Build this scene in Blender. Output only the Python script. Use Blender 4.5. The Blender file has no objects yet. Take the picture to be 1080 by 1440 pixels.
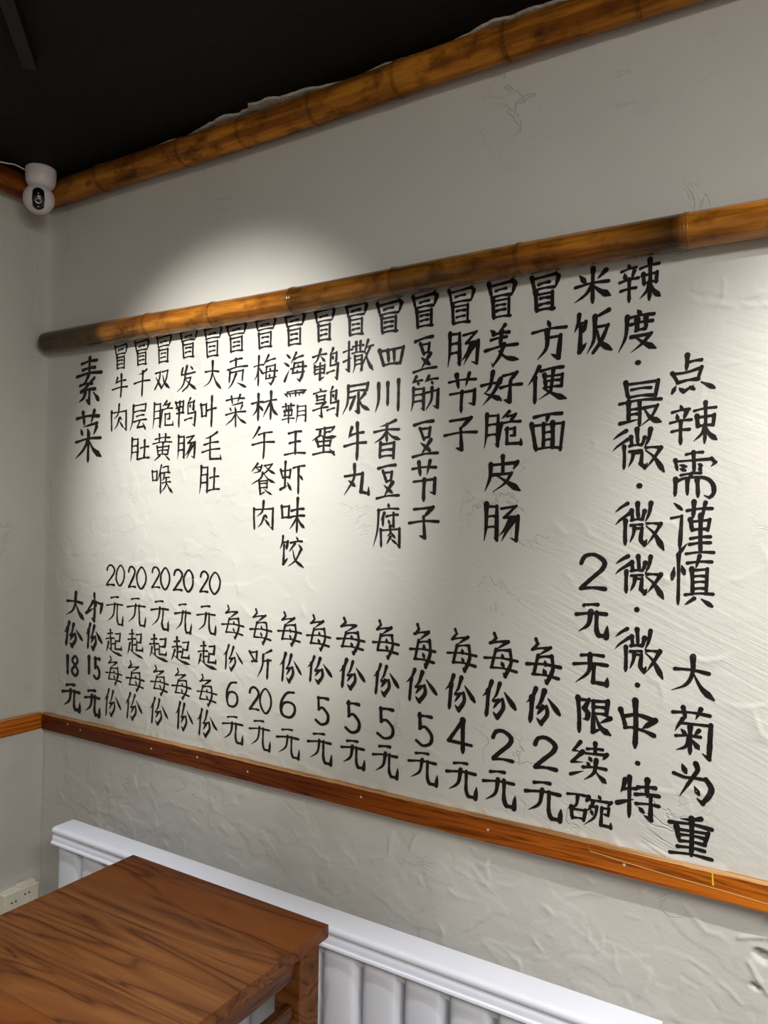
import bpy, math, random
import numpy as np
from mathutils import Vector, Matrix

# ------------------------------------------------------------------ camera, world, lights, exposure
SC = bpy.context.scene
COL = SC.collection
CAM_X, CAM_D, CAM_H = 2.3326, 1.6, 1.65
YAW, PITCH, ROLL, FPX = 0.551009, 0.0118237, 0.0161477, 1070.18
fw = Vector((-math.sin(YAW)*math.cos(PITCH), math.cos(YAW)*math.cos(PITCH), math.sin(PITCH)))
r0 = Vector((math.cos(YAW), math.sin(YAW), 0)); u0 = r0.cross(fw)
rr = math.cos(ROLL)*r0 + math.sin(ROLL)*u0; uu = -math.sin(ROLL)*r0 + math.cos(ROLL)*u0
cd = bpy.data.cameras.new('camera'); cam = bpy.data.objects.new('camera', cd); COL.objects.link(cam)
cd.sensor_fit = 'VERTICAL'; cd.sensor_height = 36.0; cd.lens = FPX/1440*36.0; cd.clip_start = 0.02
cam.matrix_world = Matrix(((rr.x, uu.x, -fw.x, CAM_X), (rr.y, uu.y, -fw.y, -CAM_D), (rr.z, uu.z, -fw.z, CAM_H), (0, 0, 0, 1)))
SC.camera = cam
w = bpy.data.worlds.new('world'); SC.world = w; w.use_nodes = True
w.node_tree.nodes['Background'].inputs[0].default_value = (.5, .52, .55, 1)
w.node_tree.nodes['Background'].inputs[1].default_value = .15
SC.view_settings.view_transform = 'Standard'; SC.view_settings.look = 'None'
SC.view_settings.gamma = 1; SC.view_settings.use_curve_mapping = False
SC.view_settings.exposure = 0.0
def lamp_data(kind, name, energy, color, loc, target, **kw):
    l = bpy.data.lights.new(name, kind); l.energy = energy; l.color = color
    for k, v in kw.items(): setattr(l, k, v)
    o = bpy.data.objects.new(name, l); COL.objects.link(o); o.location = loc
    o.rotation_euler = (Vector(target)-Vector(loc)).to_track_quat('-Z', 'Y').to_euler()
    return o
R = math.radians
lamp_data('SPOT', 'track_spot_light', 232, (1.0, .98, .93), (1.0, -1.8, 2.67), (.83, 0, 1.79), spot_size=R(41.5), spot_blend=.92, shadow_soft_size=.025)
lamp_data('SPOT', 'track_spot_light', 122, (1.0, .98, .93), (2.6, -1.0, 2.69), (2.58, 0, 1.52), spot_size=R(66), spot_blend=.9, shadow_soft_size=.025)
for _x in (.62, 1.75): lamp_data('SPOT', 'added_down_fill', 80, (.86, .91, 1.0), (_x, -.84, 2.68), (_x, -.80, 0), spot_size=R(54), spot_blend=.7, shadow_soft_size=.04)  # unseen fills, added to brighten the radiator top and table
lamp_data('AREA', 'ceiling_panel_light', 62, (1.0, .96, .90), (3.4, -2.3, 2.7), (3.0, -2.2, 0), shape='RECTANGLE', size=1.2, size_y=.6)
lamp_data('AREA', 'ceiling_panel_light', 20, (1.0, .96, .92), (3.6, -1.6, 2.7), (2.4, -.9, 0), shape='RECTANGLE', size=.6, size_y=.6)

# ------------------------------------------------------------------ helpers
rnd = random.Random(5)
def mesh_obj(name, verts, faces, mat=None, parent=None, smooth=False, loc=None):
    me = bpy.data.meshes.new(name); me.from_pydata([tuple(v) for v in verts], [], faces); me.update()
    if mat: me.materials.append(mat)
    if smooth: me.polygons.foreach_set('use_smooth', [True]*len(me.polygons))
    o = bpy.data.objects.new(name, me); COL.objects.link(o)
    if parent: o.parent = parent
    if loc is not None: o.location = loc
    return o
def empty(name, loc, parent=None):
    o = bpy.data.objects.new(name, None); COL.objects.link(o); o.location = loc; o.empty_display_size = .05
    if parent: o.parent = parent
    return o
def tag(o, label=None, cat=None, group=None, kind=None):
    for k, v in (('label', label), ('category', cat), ('group', group), ('kind', kind)):
        if v: o[k] = v
    return o
class MB:
    def __init__(s): s.v = []; s.f = []
    def add(s, v, f):
        n = len(s.v); s.v += [tuple(a) for a in v]; s.f += [tuple(i+n for i in q) for q in f]; return s
    def prism(s, prof, axis, a, b):
        """prof: 2D outline (ccw); axis 'x','y','z' along which it runs from a to b"""
        n = len(prof); vs = []
        for t in (a, b):
            for p, q in prof:
                vs.append({'x': (t, p, q), 'y': (p, t, q), 'z': (p, q, t)}[axis])
        fs = [tuple(range(n))[::-1], tuple(range(n, 2*n))] + [(i, (i+1) % n, (i+1) % n+n, i+n) for i in range(n)]
        return s.add(vs, fs)
    def box(s, x0, x1, y0, y1, z0, z1):
        return s.prism([(y0, z0), (y1, z0), (y1, z1), (y0, z1)], 'x', x0, x1)
    def lathe(s, prof, seg=32, mat=None):
        n = len(prof); vs = []
        for k in range(seg):
            a = 2*math.pi*k/seg
            for r, z in prof: vs.append(Vector((r*math.cos(a), r*math.sin(a), z)))
        if mat: vs = [mat @ v for v in vs]
        fs = []
        for k in range(seg):
            for i in range(n-1):
                fs.append((k*n+i, ((k+1) % seg)*n+i, ((k+1) % seg)*n+i+1, k*n+i+1))
        return s.add(vs, fs)
    def tube(s, pts, r, seg=8):
        pts = [Vector(p) for p in pts]; vs = []
        for i, p in enumerate(pts):
            d = (pts[min(i+1, len(pts)-1)]-pts[max(i-1, 0)]).normalized()
            a = d.cross(Vector((0, 0, 1)));
            if a.length < .01: a = d.cross(Vector((0, 1, 0)))
            a.normalize(); b = d.cross(a)
            for k in range(seg):
                t = 2*math.pi*k/seg; vs.append(p+a*math.cos(t)*r+b*math.sin(t)*r)
        fs = [(i*seg+k, i*seg+(k+1) % seg, (i+1)*seg+(k+1) % seg, (i+1)*seg+k) for i in range(len(pts)-1) for k in range(seg)]
        fs += [tuple(range(seg))[::-1], tuple((len(pts)-1)*seg+k for k in range(seg))]
        return s.add(vs, fs)
    def build(s, name, mat=None, parent=None, smooth=False, bevel=0, loc=None):
        o = mesh_obj(name, s.v, s.f, mat, parent, smooth, loc)
        if bevel:
            m = o.modifiers.new('bevel', 'BEVEL'); m.width = bevel; m.segments = 3; m.limit_method = 'ANGLE'; m.angle_limit = R(40)
            if not smooth:
                o.data.polygons.foreach_set('use_smooth', [True]*len(o.data.polygons))
                w_ = o.modifiers.new('wn', 'WEIGHTED_NORMAL'); w_.keep_sharp = True
        return o

# ------------------------------------------------------------------ materials
def mat(name):
    m = bpy.data.materials.new(name); m.use_nodes = True; nt = m.node_tree
    return m, nt, nt.nodes['Principled BSDF']
def N(nt, kind, **kw):
    n = nt.nodes.new(kind)
    for k, v in kw.items():
        if k.startswith('i_'): n.inputs[k[2:].replace('_', ' ')].default_value = v
        else: setattr(n, k, v)
    return n
def ramp(nt, src, stops, interp='LINEAR'):
    n = nt.nodes.new('ShaderNodeValToRGB'); n.color_ramp.interpolation = interp
    el = n.color_ramp.elements
    while len(el) < len(stops): el.new(.5)
    for e, (p, c) in zip(el, stops):
        e.position = p; e.color = c if len(c) == 4 else (*c, 1)
    nt.links.new(src, n.inputs[0]); return n
def mix(nt, a, b, fac, mode='MIX'):
    n = nt.nodes.new('ShaderNodeMix'); n.data_type = 'RGBA'; n.blend_type = mode
    for s, v in ((n.inputs[0], fac), (n.inputs[6], a), (n.inputs[7], b)):
        if hasattr(v, 'node'): nt.links.new(v, s)
        else: s.default_value = v if not isinstance(v, tuple) else (*v, 1)[:4]
    return n.outputs[2]
def math_n(nt, op, a, b=0.0):
    n = nt.nodes.new('ShaderNodeMath'); n.operation = op
    for s, v in ((n.inputs[0], a), (n.inputs[1], b)):
        if hasattr(v, 'node'): nt.links.new(v, s)
        else: s.default_value = v
    return n.outputs[0]
def coords(nt, scale=(1, 1, 1), rot=(0, 0, 0)):
    t = nt.nodes.new('ShaderNodeTexCoord'); m = nt.nodes.new('ShaderNodeMapping')
    m.inputs['Scale'].default_value = scale; m.inputs['Rotation'].default_value = rot
    nt.links.new(t.outputs['Object'], m.inputs[0]); return m.outputs[0]
def noise(nt, vec, scale, detail=4, rough=.5, dist=0):
    n = nt.nodes.new('ShaderNodeTexNoise'); n.inputs['Scale'].default_value = scale; n.inputs['Detail'].default_value = detail
    n.inputs['Roughness'].default_value = rough; n.inputs['Distortion'].default_value = dist; nt.links.new(vec, n.inputs[0]); return n.outputs[0]
def bump(nt, h, dist, bs, strength=1, normal=None):
    b = nt.nodes.new('ShaderNodeBump'); b.inputs['Distance'].default_value = dist; b.inputs['Strength'].default_value = strength
    nt.links.new(h, b.inputs['Height'])
    if normal: nt.links.new(normal, b.inputs['Normal'])
    nt.links.new(b.outputs[0], bs.inputs['Normal']); return b.outputs[0]

def plaster(name, base, tint):
    m, nt, bs = mat(name)
    v = coords(nt)
    big = noise(nt, v, 1.7, 3); mid = noise(nt, v, 9, 4, .6)
    c = ramp(nt, big, [(.3, base), (.7, tint)]).outputs[0]
    c = mix(nt, c, (.60, .585, .55), math_n(nt, 'MULTIPLY', ramp(nt, mid, [(.45, (0, 0, 0)), (.75, (1, 1, 1))]).outputs[0], .35))
    # thin darker creases where trowel strokes overlap
    cr = noise(nt, coords(nt, (1, 1, 1.6)), 4.2, 5, .62, .6)
    line = ramp(nt, cr, [(.488, (0, 0, 0)), (.5, (1, 1, 1)), (.512, (0, 0, 0))]).outputs[0]
    msk = ramp(nt, noise(nt, v, 3.3, 2), [(.58, (0, 0, 0)), (.68, (1, 1, 1))]).outputs[0]
    line = math_n(nt, 'MULTIPLY', line, msk)
    c = mix(nt, c, (.22, .20, .16), math_n(nt, 'MULTIPLY', line, .14))
    nt.links.new(c, bs.inputs['Base Color'])
    bs.inputs['Roughness'].default_value = .62; bs.inputs['Specular IOR Level'].default_value = .3
    # brush striations, slanting down to the right
    rt = nt.nodes.new('ShaderNodeMapping'); rt.inputs['Rotation'].default_value = (0, R(-24), 0); nt.links.new(v, rt.inputs[0])
    s2 = nt.nodes.new('ShaderNodeMapping'); s2.inputs['Scale'].default_value = (2.5, 1, 55); nt.links.new(rt.outputs[0], s2.inputs[0])
    st = noise(nt, s2.outputs[0], 2.2, 3, .6)
    smk = ramp(nt, noise(nt, v, 1.9, 1), [(.45, (0.05, 0.05, 0.05)), (.62, (1, 1, 1))]).outputs[0]
    sx = nt.nodes.new('ShaderNodeSeparateXYZ'); nt.links.new(v, sx.inputs[0])
    smk = math_n(nt, 'MULTIPLY', smk, ramp(nt, math_n(nt, 'DIVIDE', sx.outputs[0], 3.0), [(.42, (.12, .12, .12)), (.62, (1, 1, 1))]).outputs[0])
    smk = math_n(nt, 'MULTIPLY', smk, ramp(nt, math_n(nt, 'DIVIDE', sx.outputs[2], 3.0), [(.31, (.12, .12, .12)), (.33, (1, 1, 1)), (.62, (1, 1, 1)), (.72, (.2, .2, .2))]).outputs[0])
    b1 = bump(nt, math_n(nt, 'MULTIPLY', st, smk), .0019, bs)
    b2 = bump(nt, noise(nt, v, 120, 3, .6), .0006, bs, 1, b1)
    bump(nt, math_n(nt, 'MULTIPLY', line, -1.0), .0012, bs, 1, b2)
    return m
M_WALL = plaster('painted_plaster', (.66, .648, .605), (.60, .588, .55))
M_WALL_SHADED = plaster('painted_plaster_left_shaded', (.59, .575, .53), (.54, .525, .485))  # same paint, with the left wall's shade put into its colour
m, nt, bs = mat('black_ceiling_paint'); M_CEIL = m
nt.links.new(ramp(nt, noise(nt, coords(nt), 2.5, 4), [(.3, (.0035, .0036, .0032)), (.7, (.0065, .0068, .006))]).outputs[0], bs.inputs['Base Color'])
bs.inputs['Roughness'].default_value = .75; bs.inputs['Specular IOR Level'].default_value = .2
bump(nt, noise(nt, coords(nt), 18, 4), .004, bs)
m, nt, bs = mat('bare_white_plaster'); M_PATCH = m
nt.links.new(ramp(nt, noise(nt, coords(nt), 30, 4), [(.3, (.40, .38, .34)), (.7, (.66, .63, .58))]).outputs[0], bs.inputs['Base Color']); bs.inputs['Roughness'].default_value = .9
bump(nt, noise(nt, coords(nt), 60, 4), .004, bs)
m, nt, bs = mat('black_ink'); M_INK = m
nt.links.new(ramp(nt, noise(nt, coords(nt), 40, 3), [(.3, (.004, .003, .003)), (.72, (.013, .010, .010))]).outputs[0], bs.inputs['Base Color'])
bs.inputs['Roughness'].default_value = .5; bs.inputs['Specular IOR Level'].default_value = .35
m, nt, bs = mat('floor_tile'); M_FLOOR = m
nt.links.new(ramp(nt, noise(nt, coords(nt), 3, 4), [(.3, (.10, .095, .09)), (.7, (.15, .145, .135))]).outputs[0], bs.inputs['Base Color']); bs.inputs['Roughness'].default_value = .4

def plain(name, col, rough=.5, spec=.5, metal=0, nz=25, amp=.0, var=.06):
    m, nt, bs = mat(name)
    lo = tuple(max(0, c*(1-var)) for c in col); hi = tuple(min(1, c*(1+var)) for c in col)
    nt.links.new(ramp(nt, noise(nt, coords(nt), nz, 3), [(.35, lo), (.65, hi)]).outputs[0], bs.inputs['Base Color'])
    bs.inputs['Roughness'].default_value = rough; bs.inputs['Specular IOR Level'].default_value = spec; bs.inputs['Metallic'].default_value = metal
    if amp: bump(nt, noise(nt, coords(nt), nz, 3), amp, bs)
    return m
M_WHITE = plain('white_enamel', (.86, .88, .95), .28, .5, 0, 6, 0, .02)
M_SOCKET = plain('ivory_plastic', (.86, .79, .64), .4)
M_CAMW = plain('white_camera_plastic', (.74, .68, .68), .38)
M_CABLE = plain('white_cable', (.72, .72, .66), .5)
M_BLACK = plain('gloss_black_plastic', (.006, .006, .007), .12)
M_DARK = plain('dark_hole', (.01, .009, .008), .8)
M_LENS = plain('lens_ring_metal', (.35, .36, .37), .25, .5, .8)
M_RAIL = plain('black_rail_metal', (.002, .002, .0026), .5, .3)
M_NAIL = plain('filler_spot', (.62, .52, .38), .7)
M_SCR = plain('raw_scratch', (.80, .50, .20), .7)
M_YEL = plain('yellow_paint', (.85, .62, .02), .5)

def wood(name, dark, mid, light, grain=(1.2, 22, 22), rough=.28, ring=1.0, coat=.3, rot=(0, 0, 0), wear=None, dw=.22, patch=.6):
    m, nt, bs = mat(name)
    info = nt.nodes.new('ShaderNodeObjectInfo')
    t = nt.nodes.new('ShaderNodeTexCoord'); off = nt.nodes.new('ShaderNodeVectorMath'); off.operation = 'MULTIPLY_ADD'
    off.inputs[1].default_value = (1, 1, 1); nt.links.new(t.outputs['Object'], off.inputs[0])
    sc = nt.nodes.new('ShaderNodeVectorMath'); sc.operation = 'SCALE'; sc.inputs[0].default_value = (3.1, 7.7, 5.3); nt.links.new(info.outputs['Random'], sc.inputs['Scale'])
    nt.links.new(sc.outputs[0], off.inputs[2])
    mp = nt.nodes.new('ShaderNodeMapping'); mp.inputs['Scale'].default_value = grain; mp.inputs['Rotation'].default_value = rot; nt.links.new(off.outputs[0], mp.inputs[0])
    v = mp.outputs[0]
    n1 = noise(nt, v, 1.0, 3, .5, .8)
    rings = nt.nodes.new('ShaderNodeMath'); rings.operation = 'PINGPONG'; rings.inputs[1].default_value = .5
    nt.links.new(math_n(nt, 'MULTIPLY', n1, 9*ring), rings.inputs[0])
    fine = noise(nt, v, 6, 4, .7)
    c = ramp(nt, rings.outputs[0], [(.0, dark), (dw, mid), (min(.95, dw+.55), light)]).outputs[0]
    c = mix(nt, c, mid, math_n(nt, 'MULTIPLY', ramp(nt, fine, [(.35, (1, 1, 1)), (.6, (0, 0, 0))]).outputs[0], .65))
    c = mix(nt, c, dark, math_n(nt, 'MULTIPLY', ramp(nt, noise(nt, v, .5, 2), [(.5, (0, 0, 0)), (.72, (1, 1, 1))]).outputs[0], patch))
    if wear: c = wear(nt, c)
    nt.links.new(c, bs.inputs['Base Color']); bs.inputs['Roughness'].default_value = rough
    bs.inputs['Specular IOR Level'].default_value = .2; bs.inputs['Coat Weight'].default_value = coat; bs.inputs['Coat Roughness'].default_value = .22
    bump(nt, fine, .0008, bs, .6)
    return m
M_TABLE = wood('varnished_pine', (.050, .012, .002), (.135, .042, .008), (.23, .088, .021), (.9, 9, 9), .30, 1.1, .0, dw=.12, patch=.3)
M_TABLE_F = wood('varnished_pine_flame', (.040, .006, .0006), (.15, .042, .006), (.20, .066, .012), (1.5, 9, 9), .30, .42, .0, dw=.16, patch=.85)
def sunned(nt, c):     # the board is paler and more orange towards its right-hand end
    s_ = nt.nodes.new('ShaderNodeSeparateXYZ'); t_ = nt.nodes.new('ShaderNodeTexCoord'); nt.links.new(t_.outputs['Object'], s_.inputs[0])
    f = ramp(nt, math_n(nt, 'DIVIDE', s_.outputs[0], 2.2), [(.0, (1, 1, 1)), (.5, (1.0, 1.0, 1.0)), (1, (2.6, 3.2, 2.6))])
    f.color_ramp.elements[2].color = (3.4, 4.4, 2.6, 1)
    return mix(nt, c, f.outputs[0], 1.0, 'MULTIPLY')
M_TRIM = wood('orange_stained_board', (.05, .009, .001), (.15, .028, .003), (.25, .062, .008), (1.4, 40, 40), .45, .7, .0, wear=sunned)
M_TRIME = wood('worn_board_edge', (.20, .09, .03), (.50, .27, .11), (.70, .44, .21), (2, 60, 60), .7, .6, 0)

# ------------------------------------------------------------------ plaster relief: one height field per wall
def vnoise(x, y, seed):
    g = np.random.RandomState(seed).rand(64, 64)
    xi = np.floor(x).astype(int); yi = np.floor(y).astype(int); fx = x-xi; fy = y-yi
    fx = fx*fx*(3-2*fx); fy = fy*fy*(3-2*fy); a = lambda i, j: g[(xi+i) % 64, (yi+j) % 64]
    return (a(0, 0)*(1-fx)+a(1, 0)*fx)*(1-fy)+(a(0, 1)*(1-fx)+a(1, 1)*fx)*fy
def fbm(x, y, seed, o=4):
    s = 0; t = 0
    for k in range(o):
        s = s+vnoise(x*2**k, y*2**k, seed+k)*.5**k; t += .5**k
    return s/t
def sstep(a, b, x):
    t = np.clip((x-a)/(b-a), 0, 1); return t*t*(3-2*t)
def seg_dist(X, Z, pts):
    d = np.full(X.shape, 9.0)
    for (ax, az), (bx, bz) in zip(pts[:-1], pts[1:]):
        ux, uz = bx-ax, bz-az; L = ux*ux+uz*uz+1e-9
        t = np.clip(((X-ax)*ux+(Z-az)*uz)/L, 0, 1)
        d = np.minimum(d, np.hypot(X-ax-t*ux, Z-az-t*uz))
    return d
def relief(X, Z, seed, feats=(), calm=None):
    wx = X+.06*(fbm(X*3, Z*3, seed+50)-.5); wz = Z+.06*(fbm(X*3, Z*3, seed+60)-.5)
    h = .006*(fbm(wx*2.2, wz*2.2, seed, 2)-.5)
    rough = sstep(.46, .62, fbm(X*1.4+3, Z*1.4, seed+7, 2))
    low = 1-sstep(.93, .96, Z)                         # rougher below the rail
    k = .35+.65*np.maximum(rough, low*.9)
    if calm is not None: k = k*calm(X, Z)
    h = h+.0045*k*(fbm(wx*7, wz*10, seed+11, 3)-.5)
    # terraces: overlapping trowel passes with sharp lips
    for i, (s, th, amp) in enumerate(((3.1, .52, .0011), (4.7, .56, .0010), (7.3, .6, .0009))):
        n = fbm(wx*s, wz*s*1.5, seed+20+i, 4)
        h = h+amp*k*sstep(th-.012, th+.012, n)
    h = h+.0008*k*(fbm(wx*38, wz*38, seed+31, 2)-.5)
    for pts, wd, amp in feats:
        d = seg_dist(X+.008*(fbm(X*40, Z*40, seed+70, 2)-.5), Z+.008*(fbm(X*40, Z*40, seed+75, 2)-.5), pts)
        br = sstep(.35, .6, fbm(X*55, Z*55, seed+80, 2)) if abs(amp) < .0045 else 1
        h = h+amp*(.5 if abs(amp) < .0045 else .8)*br*(1-sstep(wd*.1, wd*.75, d))
    return np.maximum(h, -.06)
def lips(H, U_, V_, seed, n, dens):
    """short overlapping trowel edges: sharp on one side, feathered on the other"""
    rg_ = random.Random(seed); done = 0; tries = 0
    while done < n and tries < n*40:
        tries += 1; x = rg_.uniform(U_[0], U_[-1]); z = rg_.uniform(V_[0], V_[-1]); d_ = dens(x, z)
        if rg_.random() > d_: continue
        done += 1; L_ = rg_.uniform(.02, .13); a = rg_.gauss(-.35, .55); px, pz = x, z; pts = [(px, pz)]
        for _ in range(5):
            a += rg_.gauss(0, .45); px += math.cos(a)*L_/5; pz += math.sin(a)*L_/5; pts.append((px, pz))
        m_ = .03; i0, i1 = np.searchsorted(U_, [min(p[0] for p in pts)-m_, max(p[0] for p in pts)+m_]); j0, j1 = np.searchsorted(V_, [min(p[1] for p in pts)-m_, max(p[1] for p in pts)+m_])
        if i1-i0 < 3 or j1-j0 < 3: continue
        A, B = np.meshgrid(U_[i0:i1], V_[j0:j1], indexing='ij')
        best = np.full(A.shape, 9.0); sg = np.zeros(A.shape); tt = np.zeros(A.shape)
        for k, ((ax, az), (bx, bz)) in enumerate(zip(pts[:-1], pts[1:])):
            ux, uz = bx-ax, bz-az; l2 = ux*ux+uz*uz; t = np.clip(((A-ax)*ux+(B-az)*uz)/l2, 0, 1)
            dd = np.hypot(A-ax-t*ux, B-az-t*uz); s_ = (A-ax)*uz-(B-az)*ux
            m = dd < best; best = np.where(m, dd, best); sg = np.where(m, s_, sg); tt = np.where(m, (k+t)/5, tt)
        amp = rg_.uniform(.0012, .0034)*min(1, d_+.35); env = np.sin(np.pi*np.clip(tt, .02, .98))**.6
        H[i0:i1, j0:j1] += amp*env*np.where(sg > 0, np.exp(-best/.008), np.exp(-(best/.0028)**2))*(1-sstep(.018, .03, best))
    return H
def grid_axis(parts):
    out = []
    for a, b, st in parts: out += list(np.arange(a, b-1e-6, st))
    return np.array(out+[parts[-1][1]])
def wall_mesh(name, U, V, H, place, mat, flip=False):
    nu, nv = len(U), len(V)
    UU, VV = np.meshgrid(U, V, indexing='ij')
    co = place(UU, VV, H).reshape(-1, 3)
    i = np.arange(nu*nv).reshape(nu, nv)
    q = np.stack([i[:-1, :-1], i[1:, :-1], i[1:, 1:], i[:-1, 1:]], -1).reshape(-1, 4)
    if flip: q = q[:, ::-1]
    me = bpy.data.meshes.new(name); me.vertices.add(nu*nv); me.vertices.foreach_set('co', co.astype(np.float32).ravel())
    me.loops.add(q.size); me.loops.foreach_set('vertex_index', q.astype(np.int32).ravel())
    me.polygons.add(len(q)); me.polygons.foreach_set('loop_start', np.arange(0, q.size, 4, dtype=np.int32))
    me.update(calc_edges=True); me.polygons.foreach_set('use_smooth', [True]*len(q))
    me.materials.append(mat); o = bpy.data.objects.new(name, me); COL.objects.link(o); o['kind'] = 'structure'
    return o
RX0, RX1, RY0, HT = 0.0, 4.2, -4.6, 2.75
U = grid_axis([(0, 2.24, .004), (2.24, 4.2, .04)]); V = grid_axis([(0, .6, .03), (.6, 2.75, .004)])
UU, VV = np.meshgrid(U, V, indexing='ij')
FE = [ # gouges and lips traced on the plaster: points (x, z), half width, height
 ([(2.02, 2.13), (2.06, 2.11), (2.10, 2.10), (2.16, 2.085), (2.20, 2.08)], .007, -.004),
 ([(2.02, 2.118), (2.08, 2.09), (2.14, 2.075), (2.20, 2.07)], .008, .004),
 ([(2.06, 2.12), (2.075, 2.16), (2.10, 2.165)], .005, .003),
 ([(2.105, 2.075), (2.12, 2.10), (2.115, 2.13)], .006, .0035),
 ([(2.09, 2.19), (2.13, 2.185), (2.17, 2.20)], .004, -.003),
 ([(2.05, 1.98), (2.12, 1.965), (2.2, 1.97)], .006, .002),
 ([(1.90, 1.72), (1.95, 1.70), (2.0, 1.715)], .004, .0015),
 ([(2.155, .856), (2.172, .866), (2.20, .870)], .009, .005),
 ([(2.17, .815), (2.185, .79), (2.205, .765)], .009, .005),
 ([(2.186, .838), (2.20, .832), (2.215, .835), (2.235, .83)], .016, -.040),
 ([(2.175, .775), (2.185, .772)], .007, -.02),
 ([(2.06, .79), (2.10, .77), (2.13, .755), (2.16, .73)], .006, .004),
 ([(2.05, .75), (2.09, .735), (2.12, .70)], .006, -.003),
 ([(1.96, .88), (1.99, .84), (2.01, .81)], .004, -.003),
 ([(1.93, .84), (1.98, .84)], .004, .0025), ([(1.55, .84), (1.62, .82), (1.66, .80)], .006, .003),
 ([(1.56, .88), (1.66, .86)], .005, .0025), ([(.62, .80), (.70, .77), (.74, .755)], .007, -.004),
 ([(.60, .805), (.68, .785)], .008, .004), ([(.95, .80), (1.0, .785)], .006, -.003), ([(.40, .86), (.45, .82), (.47, .79)], .006, .003),
 ([(.86, .85), (.89, .82), (.905, .81)], .005, -.003), ([(1.04, .885), (1.07, .865), (1.09, .86)], .006, -.0035),
 ([(.90, 1.62), (.96, 1.60), (1.02, 1.61)], .005, .0018), ([(.92, 1.37), (1.0, 1.36)], .005, .0018),
 ([(1.25, 1.42), (1.32, 1.40)], .004, .0015), ([(.55, 1.50), (.60, 1.46), (.66, 1.47)], .006, .003),
 ([(.45, 1.38), (.52, 1.35), (.58, 1.355)], .006, .003), ([(.40, 1.60), (.47, 1.56), (.52, 1.52)], .005, .002),
 ([(.24, 1.25), (.33, 1.22), (.42, 1.16), (.50, 1.10)], .006, .0022), ([(.6, 1.10), (.75, 1.07)], .006, .002),
 ([(.02, 2.35), (.03, 2.25)], .012, -.004), ([(.03, 1.80), (.05, 1.72), (.04, 1.65)], .010, .004),
 ([(.02, 1.50), (.025, 1.42)], .008, -.004),
 ([(1.74, 2.545), (1.77, 2.538)], .004, .004), ([(1.86, 2.60), (1.93, 2.61), (1.99, 2.63)], .005, .002), ([(1.60, 2.53), (1.66, 2.53)], .005, .002)]
text_calm = lambda X, Z: (1-.72*sstep(2.12, 2.25, Z))*(1-.45*sstep(.85, 1.05, X)*(1-sstep(1.9, 2.1, X))*sstep(1.15, 1.4, Z))*(1+.5*(1-sstep(.8, 1.0, X))*(1-sstep(1.5, 1.7, Z)))
HB = relief(UU, VV, 3, FE, text_calm)
HB = lips(HB, U[:561], V, 8, 330, lambda x, z: (.9 if z < .93 else (.85 if x < 1.15 and z < 1.62 else (.6 if x > 1.75 and z < 1.75 else (.12 if z > 2.26 else .25)))) if not (.93 < z < 1.0) and not 2.15 < z < 2.27 else 0)
HB = HB-(.016+.014*UU/2.2+.014*(fbm(UU*3.3, UU*0+4, 44, 3)-.5))*(1-sstep(.952, .966, VV))   # the coat below the rail is thinner
HB = HB+.0025*sstep(.42, .55, fbm(UU*17, VV*0+2, 45, 4))*sstep(.984, .989, VV)*(1-sstep(.990, 1.004, VV))   # plaster lapping over the board's top edge
HB = HB+.012*np.exp(-UU/.018)                       # soft fillet in the corner
wall_back = wall_mesh('wall_back', U, V, HB, lambda a, b, h: np.stack([a, -h, b], -1), M_WALL)
def hb(x, z):
    i = min(max(int(np.searchsorted(U, x))-1, 0), len(U)-2); j = min(max(int(np.searchsorted(V, z))-1, 0), len(V)-2)
    a = (x-U[i])/(U[i+1]-U[i]); b = (z-V[j])/(V[j+1]-V[j])
    return (HB[i, j]*(1-a)+HB[i+1, j]*a)*(1-b)+(HB[i, j+1]*(1-a)+HB[i+1, j+1]*a)*b
UL = grid_axis([(-4.6, -.42, .06), (-.42, 0, .004)]); VL = grid_axis([(0, .3, .03), (.3, 2.75, .004)])
UU2, VV2 = np.meshgrid(UL, VL, indexing='ij')
HL = relief(UU2+7, VV2, 90, [([(6.94, 2.5), (6.96, 2.42), (6.95, 2.35)], .01, .004), ([(6.86, 2.3), (6.9, 2.2)], .01, .003), ([(6.97, 1.9), (6.975, 1.8)], .008, -.004)])
HL = lips(HL, UL[-106:], VL, 9, 90, lambda x, z: .9)
HL = HL+.012*np.exp(UU2/.018)
wall_left = wall_mesh('wall_left', UL, VL, HL, lambda a, b, h: np.stack([h, a, b], -1), M_WALL_SHADED)
def slab(name, b, mt):
    o = MB().box(*b).build(name, mt); o['kind'] = 'structure'; return o
slab('floor', (RX0-.1, RX1+.1, RY0-.1, .1, -.1, 0), M_FLOOR)
ceiling = slab('ceiling', (RX0-.1, RX1+.1, RY0-.1, .1, HT, HT+.1), M_CEIL)
slab('wall_right', (RX1, RX1+.1, RY0, .1, 0, HT), M_WALL)
slab('wall_front', (RX0-.1, RX1+.1, RY0-.1, RY0, 0, HT), M_WALL)
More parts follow.
